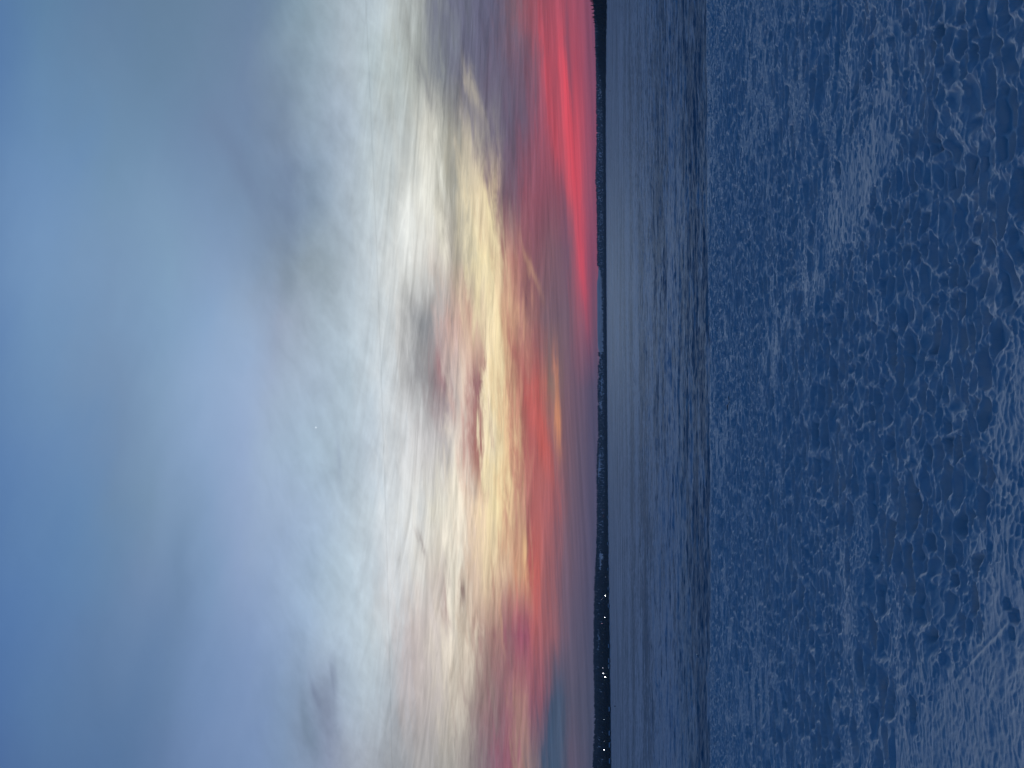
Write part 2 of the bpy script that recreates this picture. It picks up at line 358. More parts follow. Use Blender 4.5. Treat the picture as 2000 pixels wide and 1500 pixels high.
c1 = q.mix(belt, c1, (0.54, 0.57, 0.54, 1))          # scoured, dirty old snow under the bank
q.put(b.inputs['Base Color'], q.mix(ice, c1, (0.22, 0.30, 0.36, 1)))
b.inputs['Roughness'].default_value = 0.8
b.inputs['Specular IOR Level'].default_value = 0.1

# ------------------------------------------------------------------ ground sheet: snow bank, slope and frozen lake
CREST = 12.06
th_f = np.linspace(-0.60, 0.60, 1250)
th_c = np.linspace(0.60, 2 * math.pi - 0.60, 62)[1:-1]
th = np.concatenate([th_f, th_c])                      # one closed ring, denser where the snow is seen
def geom(a, b, n): return list(np.exp(np.linspace(math.log(a), math.log(b), n, endpoint=False)))
r = [0.0] + geom(0.3, 2.3, 60) + geom(2.3, 15.5, 1500) + geom(15.5, 48, 60)
px_pos = np.linspace(0, 1, 620)
d0, d1 = CAM_Z / 48.0, CAM_Z / 1500.0
r += list(CAM_Z / (d0 + (d1 - d0) * px_pos))
r += geom(1500, 5000, 40)[1:] + [5000.0, 9000.0]
r = np.array(r)
r_t = np.sort(r)
R, T = np.meshgrid(r_t, th, indexing='ij')
X = R * np.sin(T); Y = R * np.cos(T)
near = R < 17
Z = np.zeros_like(X)
lake_rel = np.zeros_like(X)

# the near snow
xn, yn = X[near], Y[near]
wxn = xn + 0.085 * fbm(xn * 3.1, yn * 3.1, 11, 3) + 0.013 * fbm(xn * 16, yn * 16, 31, 2)
wyn = yn + 0.085 * fbm(xn * 3.1 + 40, yn * 3.1, 21, 3) + 0.013 * fbm(xn * 16 + 7, yn * 16, 41, 2)
def blob(px, py, rx, ry, strength=1.0, ang=0.0):
    c = at_z(px, py, BANK_Z); ca, sa = math.cos(ang), math.sin(ang)
    ax = (xn - c.x) * ca + (yn - c.y) * sa; ay = -(xn - c.x) * sa + (yn - c.y) * ca
    return strength * np.exp(-(ax / rx) ** 2 - (ay / ry) ** 2)
rough = 0.95 + 0.9 * fbm(xn * 0.55, yn * 0.9, 51, 3)
rough -= blob(1960, 1420, 1.0, 0.28, 1.3) + blob(1860, 1450, 0.8, 0.42, 1.1) + blob(1760, 1480, 0.7, 0.4, 0.7)
rough -= blob(1990, 770, 0.30, 0.09, 1.0) + blob(1950, 810, 0.22, 0.07, 0.8)
rough -= blob(1660, 1230, 1.1, 0.28, 0.8) + blob(1640, 330, 0.9, 0.5, 0.7, -0.4) + blob(1740, 120, 0.9, 0.35, 0.7, -0.4)
rough += blob(1850, 1060, 0.9, 0.5, 0.5) + blob(1880, 500, 1.2, 0.8, 0.5) + blob(1900, 250, 0.6, 0.4, 0.4)
pa_, pb_ = at_z(1412, 850, BANK_Z), at_z(1905, 40, BANK_Z)          # a faint trodden strip crossing the bank
ex_, ey_ = (pb_ - pa_).normalized().x, (pb_ - pa_).normalized().y
dd_ = -(xn - pa_.x) * ey_ + (yn - pa_.y) * ex_ + 0.25 * fbm(xn * 0.8, yn * 0.8, 57, 2)
rough -= 0.42 * np.exp(-(dd_ / 0.30) ** 2)
rough = np.clip(rough, 0.0, 1.25)
def hollows(sx, sy, s, thresh_gain=1.0, rim=0.10):
    f1, f2, rid = cells(wxn / sx, wyn / sy, s)
    e = f2 - f1
    on = sstep(0.0, 0.35, rough * thresh_gain - rid * 0.9)
    bowl = 0.80 * sstep(rim * 0.7, rim + 0.25, e) + 0.20 * np.clip(1 - (f1 / 0.75) ** 2, 0, 1) * sstep(0, rim + 0.2, e)
    return bowl * on * (0.45 + 0.55 * hash2(np.floor(rid * 4096), np.floor(rid * 65536), s + 2)), e, on
h1, e1, on1 = hollows(0.27, 0.155, 101, 1.0, 0.15)
h2, e2, on2 = hollows(0.145, 0.100, 202, 1.0, 0.18)
h3, e3, on3 = hollows(0.060, 0.040, 303, 2.0)
f1_, f2_, _r = cells(wxn / 0.085, wyn / 0.040, 404); h3 = np.maximum(h3 * 0.9, 0.27 * sstep(0.05, 0.5, f2_ - f1_) * (0.3 + _r))
sel = sstep(-0.04, 0.06, fbm(xn * 0.8 + 3, yn * 0.8, 61, 3) + 0.10 - 0.03 * (yn - 5))     # where big hollows win over small ones
hb = np.maximum(h1 * sel, 0); hs_ = np.maximum(h2 * (1 - sel), 0)
lip = 0.006 * np.exp(-e1 / 0.10) * np.clip(on1 * 1.5, 0, 1) * sel + 0.004 * np.exp(-e2 / 0.12) * np.clip(on2 * 1.5, 0, 1) * (1 - sel)
zn = -0.080 * hb - 0.048 * hs_ + 0.034 * (1 - sstep(0.06, 0.26, e2)) * sel * hb - 0.011 * h3 * (1 - 0.9 * np.clip(hb * 2 + hs_ * 2, 0, 1)) + lip
zn += 0.030 * fbm(xn * 1.3, yn * 2.1, 71, 3) + 0.006 * fbm(xn * 9, yn * 15, 81, 3) + 0.0026 * fbm(xn * 45, yn * 45, 91, 3)
# a ski-pole groove dragged through the smooth snow, with prints at its end
def seg(p, q_, w):
    a = at_z(*p, BANK_Z); c = at_z(*q_, BANK_Z)
    ex, ey = c.x - a.x, c.y - a.y; L = math.hypot(ex, ey); ex /= L; ey /= L
    s = (xn - a.x) * ex + (yn - a.y) * ey; d = -(xn - a.x) * ey + (yn - a.y) * ex
    m = sstep(-0.04, 0.05, s) * (1 - sstep(L - 0.05, L + 0.08, s))
    return d, m
d, mm = seg((1968, 1222), (1868, 1330), 0)
zn += mm * (0.005 * np.exp(-((d - 0.010) / 0.016) ** 2) - 0.005 * np.exp(-((d + 0.016) / 0.009) ** 2))
for (px, py, rx, ry, dep) in ((1978, 1204, 0.030, 0.042, 0.022), (1964, 1180, 0.028, 0.03, 0.018), (1975, 1238, 0.030, 0.022, 0.014)):
    c = at_z(px, py, BANK_Z)
    k = np.maximum(np.abs((xn - c.x) / rx), np.abs((yn - c.y) / ry) + 0.4 * np.abs((xn - c.x) / rx))
    zn -= dep * (1 - sstep(0.75, 1.05, k))
# small nick where the twig lies, then the brow of the bank and the slope to the lake
fall = sstep(CREST + 0.4 * fbm(xn * 0.35, xn * 0, 95, 2), CREST + 26, yn)
bank_h = np.zeros_like(X); 
brow = CREST + 0.3 * vnoise(X * 0.35, X * 0, 95)
dist_out = np.hypot(X * 0.55, Y) * np.where(Y > 0, 1, 0) + np.where(Y <= 0, 0, 0)
prof = 1 - sstep(0, 24, np.maximum(Y - brow, 0) * 1.0 + 0.0)
tt = np.clip((Y - brow) / 24.0, 0, 1)
prof = 1 - (1 - (1 - tt) ** 1.0) * np.clip(tt * 6, 0, 1) ** 0.5      # quick break over the brow, even slope below
prof = np.where(Y < brow, 1.0, prof)
back = 1.0
base = BANK_Z * np.clip(prof, 0, 1)
Z = base.copy()
Z[near] += zn * (1 - sstep(13.5, 16.5, R[near]))

# wind-packed drifts on the lake
lk = (Y > brow + 10)
xl, yl = X[lk], Y[lk]
wl = fbm(xl * 0.06, yl * 0.12, 301, 4) ; 
l1 = fbm(xl * 0.22 + 1.2 * wl, yl * 0.75, 311, 4, 0.55)
l2 = fbm(xl * 1.0, yl * 2.6, 321, 3, 0.6)
fade = np.exp(-yl / 900.0)
l3 = fbm(xl * 3.0, yl * 5.5, 331, 3, 0.6)
rg = np.abs(fbm(xl * 0.35 + 0.6 * wl, yl * 0.9, 341, 3))
zl = (0.22 * np.maximum(l1, -0.1) + 0.075 * l2 + 0.12 * wl + 0.03 * l3 * np.exp(-yl / 120) - 0.20 * np.maximum(0.10 - rg, 0)) * fade
Z[lk] += zl * sstep(10, 22, yl - brow[lk])
# deep snow beyond everything that matters lies flat
nr, ncol = X.shape
verts = np.stack([X, Y, Z], -1).reshape(-1, 3).astype(np.float32)
# ring 0 is the centre point repeated; drop it and use one centre vertex
verts = np.concatenate([verts[ncol:], np.array([[0, 0, BANK_Z]], np.float32)])
nr -= 1
idx = np.arange(nr * ncol).reshape(nr, ncol)
a = idx[:-1]; bq = idx[1:]
a2_ = np.roll(a, -1, 1); b2_ = np.roll(bq, -1, 1)
quads = np.stack([a, a2_, b2_, bq], -1).reshape(-1, 4)[:, ::-1]
centre = nr * ncol
tris = np.stack([np.roll(idx[0], -1), idx[0], np.full(ncol, centre)], -1)[:, ::1]
def mesh_from(name, verts, quads, tris=None):
    me = bpy.data.meshes.new(name)
    me.vertices.add(len(verts)); me.vertices.foreach_set('co', np.ascontiguousarray(verts, np.float32).ravel())
    loops = [quads.ravel()]; starts = np.arange(len(quads)) * 4; tot = len(quads) * 4
    if tris is not None and len(tris):
        loops.append(tris.ravel()); starts = np.concatenate([starts, tot + np.arange(len(tris)) * 3]); tot += len(tris) * 3
    loops = np.concatenate(loops).astype(np.int32)
    me.loops.add(len(loops)); me.loops.foreach_set('vertex_index', loops)
    me.polygons.add(len(starts)); me.polygons.foreach_set('loop_start', starts.astype(np.int32))
    me.update(calc_edges=True)
    me.polygons.foreach_set('use_smooth', np.ones(len(starts), bool))
    return me
me = mesh_from("snow_ground", verts, quads, tris)
me.materials.append(m_bank); me.materials.append(m_lake)
qc = verts[quads[:, 0], 1]
mi = np.zeros(len(me.polygons), np.int32); mi[:len(quads)] = (qc > CREST + 9).astype(np.int32)
me.polygons.foreach_set('material_index', mi)
ground = bpy.data.objects.new("snow_ground", me); col.objects.link(ground)
ground['kind'] = 'structure'
#==REST
# ------------------------------------------------------------------ helpers for things
def tag(o, label=None, cat=None, group=None, kind=None):
    if label: o['label'] = label
    if cat: o['category'] = cat
    if group: o['group'] = group
    if kind: o['kind'] = kind
    return o
def obj(name, me, mat=None, parent=None, loc=(0, 0, 0)):
    o = bpy.data.objects.new(name, me); col.objects.link(o)
    if mat and not me.materials: me.materials.append(mat)
    o.location = loc
    if parent: o.parent = parent
    return o
def empty(name, loc, rz=0.0):
    o = bpy.data.objects.new(name, None); col.objects.link(o)
    o.location = loc; o.rotation_euler = (0, 0, rz); o.empty_display_size = 0.2
    return o
def pymesh(name, v, f, smooth=False):
    me = bpy.data.meshes.new(name); me.from_pydata([tuple(p) for p in v], [], f); me.update()
    if smooth: me.polygons.foreach_set('use_smooth', [True] * len(me.polygons))
    return me
def box(v, f, x0, x1, y0, y1, z0, z1):
    k = len(v)
    v += [(x0, y0, z0), (x1, y0, z0), (x1, y1, z0), (x0, y1, z0), (x0, y0, z1), (x1, y0, z1), (x1, y1, z1), (x0, y1, z1)]
    f += [(k, k + 3, k + 2, k + 1), (k + 4, k + 5, k + 6, k + 7), (k, k + 1, k + 5, k + 4), (k + 1, k + 2, k + 6, k + 5), (k + 2, k + 3, k + 7, k + 6), (k + 3, k, k + 4, k + 7)]
def tube(v, f, pts, rad, n=6):
    k = len(v); pts = [Vector(p) for p in pts]
    for i, p in enumerate(pts):
        d = (pts[min(i + 1, len(pts) - 1)] - pts[max(i - 1, 0)]).normalized()
        a = d.orthogonal().normalized(); b_ = d.cross(a)
        rr = rad[i] if isinstance(rad, (list, tuple)) else rad
        for j in range(n):
            t = 2 * math.pi * j / n
            v.append(tuple(p + a * (rr * math.cos(t)) + b_ * (rr * math.sin(t))))
    for i in range(len(pts) - 1):
        for j in range(n):
            j2 = (j + 1) % n
            f.append((k + i * n + j, k + i * n + j2, k + (i + 1) * n + j2, k + (i + 1) * n + j))
    f.append(tuple(range(k + n - 1, k - 1, -1))); e = k + (len(pts) - 1) * n; f.append(tuple(range(e, e + n)))
def copy_tree(o, parent=None):
    c = o.copy(); col.objects.link(c)
    if parent: c.parent = parent
    for ch in [q_ for q_ in bpy.data.objects if q_.parent == o]: copy_tree(ch, c)
    return c

m_conifer = plain("conifer_needles", (0.020, 0.034, 0.022), 0.9, 0.05)
m_bark = plain("bark", (0.06, 0.045, 0.035), 0.9, 0.1)
m_steel = plain("galvanised_steel", (0.12, 0.12, 0.13), 0.6, 0.4)
m_wood = plain("dark_boards", (0.10, 0.055, 0.035), 0.8, 0.2)
m_pale = plain("pale_boards", (0.62, 0.60, 0.56), 0.8, 0.2)
m_roofsnow = plain("roof_snow", (0.62, 0.64, 0.66), 0.8, 0.1)
m_glass = plain("dark_window_glass", (0.03, 0.04, 0.05), 0.15, 0.5)
m_brick = plain("brick", (0.25, 0.10, 0.07), 0.9, 0.1)
m_coat = plain("dark_clothing", (0.018, 0.018, 0.022), 0.9, 0.1)
m_skin = plain("skin", (0.45, 0.28, 0.21), 0.6, 0.3)
m_ice = plain("pale_ice", (0.80, 0.82, 0.84), 0.4, 0.3)
def lampmat(name, c, s):
    m, q, b = new_mat(name)
    b.inputs['Emission Color'].default_value = (*c, 1); b.inputs['Emission Strength'].default_value = s
    b.inputs['Base Color'].default_value = (*c, 1)
    m.cycles.emission_sampling = 'NONE'
    return m

# ------------------------------------------------------------------ far shore: hills, forest
SH = [(-300, 1300), (0, 1185.5), (100, 1183.9), (250, 1183.4), (500, 1184.5), (750, 1186), (1000, 1188.2), (1250, 1191.4), (1500, 1193.6), (1800, 1197)]
def H_at(py): return 1179.5 + 8.5 * py / 1500
ys_ = np.array([0, 100, 250, 500, 750, 1000, 1250, 1500.]); xs_ = np.array([1185.7, 1184.4, 1183.5, 1184.6, 1186.1, 1188.2, 1191.4, 1193.6])
def az_of(py): d = pix_dir(1185, py); return math.atan2(d.x, d.y)
az_tab = np.array([az_of(y) for y in np.linspace(-150, 1650, 200)]); py_tab = np.linspace(-150, 1650, 200)
o_ = np.argsort(az_tab); az_tab = az_tab[o_]; py_tab = py_tab[o_]
def py_at(az): return np.interp(az, az_tab, py_tab)
def shore_d(az):
    py = py_at(az); off = np.interp(py, ys_, xs_ - H_at(ys_))
    return CAM_Z * 1500.0 / off
# skyline (photograph row, photograph height of the tree tops)
skx = np.array([[-150, 1158], [0, 1162], [50, 1164], [150, 1165.6], [280, 1165.6], [330, 1164.3], [352, 1163.4], [375, 1165], [430, 1166.2], [500, 1166.2], [560, 1166.6], [640, 1167], [700, 1168.2], [750, 1167], [850, 1168.3], [880, 1166.5], [920, 1165.2], [1000, 1166.4], [1080, 1165.2], [1120, 1163.5], [1160, 1161.8], [1240, 1161.6], [1290, 1161.8], [1340, 1163.4], [1400, 1164.6], [1440, 1163.6], [1500, 1162], [1650, 1160]])
TREE = 13.0
def ridge_d(az): return np.interp(py_at(az), [-150, 200, 600, 900, 1200, 1650], [6500, 7000, 6500, 5600, 4700, 4300])
def hill_z(az, d):
    py = py_at(az); sd = shore_d(az); rd = ridge_d(az)
    top = np.interp(py, skx[:, 0], skx[:, 1])
    bare = sstep(535, 555, py) * (1 - sstep(675, 690, py))
    z_r = CAM_Z + (H_at(py) - top) / 1500.0 * rd - TREE * 0.85 * (1 - bare)
    s = d - sd
    z = -0.6 + 2.6 * sstep(-15, 50, s)
    head = 1 - sstep(120, 185, py)
    z = z + head * 15 * sstep(40, 320, s) * (0.8 + 0.2 * np.sin(d * 0.01))
    left = sstep(880, 1150, py)
    z = z + left * 22 * sstep(60, 900, s)
    mid = sstep(450, 560, py) * (1 - sstep(850, 950, py))
    z = z + mid * 4 * sstep(60, 500, s)
    start = sd + np.where(py > 880, 700, 500)
    t = sstep(0, 1, np.clip((d - start) / np.maximum(rd - start, 100), 0, 1))
    z = z + (z_r - z) * t
    z = z + fbm(d * 0.002, az * 40, 401, 3) * 6 * np.clip(s / 600, 0, 1) * (1 - 0.7 * t)
    z = np.where(d > rd, z_r - (d - rd) * 0.03, z)
    return z
na, nd = 420, 130
azs = np.linspace(-0.72, 0.72, na)
AZ, TT = np.meshgrid(azs, np.linspace(0, 1, nd), indexing='ij')
SD = shore_d(AZ); RD = ridge_d(AZ) + 900
DD = (SD - 20) * ((RD / (SD - 20)) ** TT)
HZ = hill_z(AZ, DD)
hv = np.stack([DD * np.sin(AZ), DD * np.cos(AZ), HZ], -1).reshape(-1, 3)
hid = np.arange(na * nd).reshape(na, nd)
hq = np.stack([hid[:-1, :-1], hid[:-1, 1:], hid[1:, 1:], hid[1:, :-1]], -1).reshape(-1, 4)[:, ::-1]
m_hill, q, b = new_mat("hill_snow")
n = q.noise(q.n('ShaderNodeNewGeometry').outputs['Position'], 0.01, 6, 0.6)
q.put(b.inputs['Base Color'], q.mix(q.rng(n, 0.35, 0.65), (0.72, 0.75, 0.78, 1), (0.45, 0.48, 0.50, 1)))
b.inputs['Roughness'].default_value = 0.9; b.inputs['Specular IOR Level'].default_value = 0.05
hills = obj("hills", mesh_from("hills", hv, hq), m_hill); hills['kind'] = 'structure'

def conifer_template(tiers, sides, rnd, ragged=0.3, slim=0.17):
    """ragged spruce of unit height: trunk and drooping tiers with gaps between"""
    v, f = [], []
    tube(v, f, [(0, 0, 0), (0, 0, 0.9)], [0.016, 0.004], 4)
    for k in range(tiers):
        t = k / tiers
        z0 = 0.10 + 0.86 * t; hgt = 0.86 / tiers * 1.7
        rad = slim * (1 - t) ** 0.85 + 0.012
        base = len(v); tw = rnd.random() * 6
        for j in range(sides * 2):
            a = tw + math.pi * j / sides
            rr = rad * ((1.0 if j % 2 else 0.55) + rnd.uniform(-ragged, ragged) * 0.6)
            v.append((rr * math.cos(a), rr * math.sin(a), z0 - rnd.uniform(0, 0.03) * (1 if j % 2 else 0)))
        v.append((0, 0, min(z0 + hgt, 1.0)))
        for j in range(sides * 2): f.append((base + j, base + (j + 1) % (sides * 2), base + sides * 2))
    return v, f
# tree candidates over the hills
rng_ = np.random.default_rng(5)
def base_px(x, y, z):
    w = x * fwd.x + y * fwd.y + (z - CAM_Z) * fwd.z
    pr = x * cam_r.x + y * cam_r.y + (z - CAM_Z) * cam_r.z
    pu = x * cam_u.x + y * cam_u.y + (z - CAM_Z) * cam_u.z
    return CX + F_PX * pr / w, CY - F_PX * pu / w
def cand(nn, f0, f1, lo=-0.60, hi=0.60):
    az = rng_.uniform(lo, hi, nn); u = rng_.uniform(0, 1, nn)
    sd = shore_d(az); rd = ridge_d(az) + 60
    lo_d = sd + f0(az); hi_d = np.minimum(sd + f1(az), rd)
    d = lo_d + (hi_d - lo_d) * u
    return az, d
def keep_mask(az, d):
    z = hill_z(az, d); x = d * np.sin(az); y = d * np.cos(az)
    px, py = base_px(x, y, z)
    edge = 3.0 * fbm(py * 0.05, d * 0.002, 501, 3)
    field = (py > 545) & (py < 688) & (px < 1178.5 + edge * 0.7 + (620 - py) * -0.008)
    field |= (py > 520) & (py <= 545) & (px < 1170 + (py - 520) * 0.3)
    field |= (py > 688) & (py < 800) & (px > 1169.2) & (px < 1177.5) & (fbm(py * 0.09, px * 0.55, 511, 3) > 0.02)
    field |= (py > 800) & (py < 1650) & (d > shore_d(az) + 250) & (fbm(py * 0.02, d * 0.0025, 521, 3) > 0.34)
    return ~field, z, x, y
groups_ = []
az1, d1_ = cand(9000, lambda a: 12 + 0 * a, lambda a: 330 + 0 * a)
az2, d2_ = cand(26000, lambda a: 200 + 0 * a, lambda a: 9000 + 0 * a)
azA = np.concatenate([az1, az2]); dA = np.concatenate([d1_, d2_])
kp, zA, xA, yA = keep_mask(azA, dA)
azA, dA, zA, xA, yA = azA[kp], dA[kp], zA[kp], xA[kp], yA[kp]
hA = rng_.uniform(8, 17, len(dA)) * np.where(py_at(azA) < 185, 0.9, 1.0)
tv, tf = conifer_template(3, 4, random.Random(3), 0.3, 0.24)
tv = np.array(tv); 
tri = [t for t in tf if len(t) == 3]; qd = [t for t in tf if len(t) == 4]
tri = np.array(tri)
rot = rng_.uniform(0, 6.28, len(hA)); wid = rng_.uniform(0.9, 1.7, len(hA))
cx_, sx_ = np.cos(rot), np.sin(rot)
V3 = np.empty((len(hA), len(tv), 3), np.float32)
V3[:, :, 0] = xA[:, None] + hA[:, None] * wid[:, None] * (cx_[:, None] * tv[:, 0] - sx_[:, None] * tv[:, 1])
V3[:, :, 1] = yA[:, None] + hA[:, None] * wid[:, None] * (sx_[:, None] * tv[:, 0] + cx_[:, None] * tv[:, 1])
V3[:, :, 2] = zA[:, None] + hA[:, None] * tv[:, 2] - 0.3
T3 = (tri[None] + (np.arange(len(hA)) * len(tv))[:, None, None]).reshape(-1, 3)
mf = mesh_from("forest", V3.reshape(-1, 3), np.zeros((0, 4), np.int64), T3)
mf.polygons.foreach_set('use_smooth', np.zeros(len(T3), bool))
forest = obj("forest", mf, m_conifer)
tag(forest, "dark distant woods covering the far shore and the ridge behind it", "forest", kind='stuff')

# the 300 nearest trees, each on its own
protos = []
for k in range(6):
    v, f = conifer_template(8 + k % 3, 6, random.Random(20 + k), 0.5, 0.15 + 0.025 * (k % 4))
    protos.append(pymesh("spruce_tree", v, f)); protos[-1].materials.append(m_conifer)
def plant(n_, lo, hi, s0, s1, h0, h1, label, grp):
    for k in range(n_):
        az = lo + (hi - lo) * (k + random.random()) / n_
        d = float(shore_d(az)) + random.uniform(s0, s1)
        z = float(hill_z(np.array([az]), np.array([d]))[0])
        o = bpy.data.objects.new("spruce_tree", random.choice(protos)); col.objects.link(o)
        hh = random.uniform(h0, h1)
        o.location = (d * math.sin(az), d * math.cos(az), z - 0.3)
        ww = random.uniform(0.85, 1.5)
        o.scale = (hh * ww, hh * ww, hh); o.rotation_euler = (0, 0, random.uniform(0, 6.28))
        tag(o, label, "tree", grp)
plant(80, az_of(168), az_of(-20), 230, 340, 13, 24, "dark spruce on the skyline of the wooded headland under the red cloud", "trees on the skyline of the headland")
plant(70, az_of(175), az_of(-20), 8, 60, 10, 15, "dark spruce at the snow's edge at the foot of the headland under the red cloud", "trees at the foot of the headland")
plant(150, az_of(1510), az_of(990), 8, 60, 8, 15, "dark spruce at the edge of the snow along the shore with the lamps", "trees along the lamp-lit shore")

# ------------------------------------------------------------------ cabins, lamps and masts on the far shore
def cabin(name, wallmat, L=9.0, W=6.5, hh=3.0, rh=2.2):
    root = empty(name, (0, 0, 0))
    v, f = [], []; box(v, f, -L / 2, L / 2, -W / 2, W / 2, -1.0, hh)
    k = len(v); v += [(-L / 2, -W / 2, hh), (-L / 2, W / 2, hh), (-L / 2, 0, hh + rh), (L / 2, -W / 2, hh), (L / 2, W / 2, hh), (L / 2, 0, hh + rh)]
    f += [(k, k + 2, k + 1), (k + 3, k + 4, k + 5)]
    obj("wall", pymesh("wall", v, f), wallmat, root)
    v, f = [], []
    e = 0.5; t = 0.35
    y1 = W / 2 + e; z1 = hh - e * rh / (W / 2)
    for s in (-1, 1):
        k = len(v)
        v += [(-L / 2 - e, s * y1, z1), (L / 2 + e, s * y1, z1), (L / 2 + e, 0, hh + rh + 0.02), (-L / 2 - e, 0, hh + rh + 0.02),
              (-L / 2 - e, s * y1, z1 + t), (L / 2 + e, s * y1, z1 + t), (L / 2 + e, 0, hh + rh + t), (-L / 2 - e, 0, hh + rh + t)]
        f += [(k, k + 1, k + 2, k + 3), (k + 4, k + 5, k + 6, k + 7), (k, k + 1, k + 5, k + 4), (k + 1, k + 2, k + 6, k + 5), (k + 3, k, k + 4, k + 7)]
    rf = obj("roof", pymesh("roof", v, f), m_roofsnow, root)
    v, f = [], []; box(v, f, L * 0.2, L * 0.2 + 0.6, 0.3, 0.9, hh + rh - 1.0, hh + rh + 1.1)
    obj("chimney", pymesh("chimney", v, f), m_brick, rf)
    v, f = [], []; box(v, f, -0.5, 0.5, -W / 2 - 0.06, -W / 2 - 0.003, 0.0, 2.0)
    dr = obj("door", pymesh("door", v, f), m_bark, root)
    v, f = [], []; box(v, f, 0.35, 0.42, -W / 2 - 0.12, -W / 2 - 0.061, 0.95, 1.05)
    obj("handle", pymesh("handle", v, f), m_steel, dr)
    for x in (-L * 0.32, L * 0.30):
        v, f = [], []; box(v, f, x - 0.7, x + 0.7, -W / 2 - 0.05, -W / 2 - 0.003, 0.9, 2.1)
        w_ = obj("window", pymesh("window", v, f), m_glass, root)
        v, f = [], []
        for (a0, a1, c0, c1) in ((-0.8, -0.7, 0.8, 2.2), (0.7, 0.8, 0.8, 2.2), (-0.7, 0.7, 0.8, 0.9), (-0.7, 0.7, 2.1, 2.2), (-0.04, 0.04, 0.9, 2.1)):
            box(v, f, x + a0, x + a1, -W / 2 - 0.09, -W / 2 - 0.052, c0, c1)
        obj("frame", pymesh("frame", v, f), m_pale, w_)
    return root
def on_hill(px, py, dist=None, zbase=None):
    """spot on the far shore along a line of sight, standing on the terrain"""
    d = pix_dir(px, py); az = math.atan2(d.x, d.y)
    if dist is None: dist = float(shore_d(az)) + 25
    z = float(hill_z(np.array([az]), np.array([dist]))[0])
    return Vector((dist * math.sin(az), dist * math.cos(az), z)), az
cab = cabin("cabin", m_wood)
cab_rows = [(1010, "nearest the middle of the picture"), (1062, None), (1112, None), (1150, None), (1183, None), (1262, None), (1290, None), (1302, None), (1385, None), (1432, None), (1455, None), (1486, None)]
CABS = ["snow-roofed dark cabin standing alone at the sunset end of the lamp-lit shore",
 "snow-roofed dark cabin, second along the shore from the sunset end",
 "snow-roofed dark cabin just before the first bright lamp, coming from the sunset",
 "snow-roofed dark cabin right beneath the first bright shore lamp",
 "snow-roofed dark cabin between the first bright lamp and the second one",
 "snow-roofed dark cabin of the close trio, the one nearest the sunset",
 "snow-roofed dark cabin in the middle of the close trio of cabins",
 "snow-roofed dark cabin of the close trio, beside the paired bright lamps",
 "snow-roofed dark cabin on the shore behind the person standing on the ice",
 "snow-roofed dark cabin between the lone faint lamp and the tall mast",
 "snow-roofed dark cabin below the tall mast, on the side towards the sunset",
 "snow-roofed dark cabin past the tall mast, at the very edge of the picture"]
for k, (py, _) in enumerate(cab_rows):
    o = cab if k == 0 else copy_tree(cab)
    p, az = on_hill(1188, py)
    p, az = on_hill(1188, py, float(shore_d(az)) + random.uniform(2, 9))
    o.location = p; o.rotation_euler = (0, 0, -az + random.uniform(-0.3, 0.3))
    tag(o, CABS[k], "cabin", "cabins along the far shore")
wh = cabin("farmhouse", m_pale, 12, 8, 5.5, 3.0)
p, az = on_hill(1167, 356, float(ridge_d(az_of(356))) - 60)
wh.location = p + Vector((0, 0, 6)); wh.rotation_euler = (0, 0, -az)
tag(wh, "pale farmhouse high on the ridge beneath the red cloud", "house")

LAMPS = [  # photograph x, row, bulb radius, strength, colour, label
 (1179.5, 996, 0.35, 8, (1, 0.45, 0.5), "faint pinkish lamp, nearest to the middle of the picture"),
 (1178.3, 1008, 0.4, 12, (1, 0.5, 0.5), "faint pinkish lamp close behind the one nearest the middle of the picture"),
 (1178.7, 1062, 0.3, 5, (0.6, 0.7, 1), "very faint bluish lamp alone in the dark woods"),
 (1183.3, 1127, 0.3, 7, (0.6, 0.7, 1), "very faint bluish lamp low by the shore before the first bright lamp"),
 (1182.3, 1163.7, 0.75, 95, (1, 0.92, 0.82), "brilliant white lamp low by the shore, first bright one from the sunset"),
 (1175.7, 1170, 0.45, 11, (0.85, 0.7, 1), "faint violet lamp up the slope beside the first brilliant lamp"),
 (1181.8, 1206, 0.65, 60, (0.92, 0.92, 1), "bright white lamp by the shore, second bright one from the sunset"),
 (1175.7, 1218, 0.5, 16, (1, 0.5, 0.65), "pink lamp up the slope between two white ones"),
 (1180.5, 1229, 0.6, 40, (0.8, 0.85, 1), "bluish white lamp next below the pink lamp"),
 (1178.5, 1260, 0.35, 8, (0.6, 0.75, 0.8), "faint bluish lamp above the close trio of cabins"),
 (1177.2, 1273.8, 0.4, 12, (1, 0.75, 0.6), "faint warm lamp at the foot of the thin pale pole"),
 (1177.7, 1304.5, 0.45, 17, (0.8, 0.8, 1), "middling bluish lamp just before the paired bright lamps"),
 (1178.3, 1314.8, 0.65, 62, (0.92, 0.92, 1), "bright white lamp, upper one of the close bright pair"),
 (1182.2, 1322.5, 0.8, 110, (1, 0.97, 0.92), "brightest white lamp on the shore, lower one of the close bright pair"),
 (1180.5, 1405, 0.55, 26, (0.75, 0.82, 1), "lone middling blue-white lamp between the bright pair and the tall mast"),
 (1180.3, 1448, 0.3, 7, (0.7, 0.75, 1), "very faint lamp just before the tall mast"),
 (1180.3, 1464.5, 0.75, 80, (0.95, 0.95, 1), "bright white lamp at the foot of the tall mast"),
 (1180.5, 1484, 0.42, 14, (0.7, 0.8, 1), "faint bluish lamp past the tall mast at the picture's edge"),
]
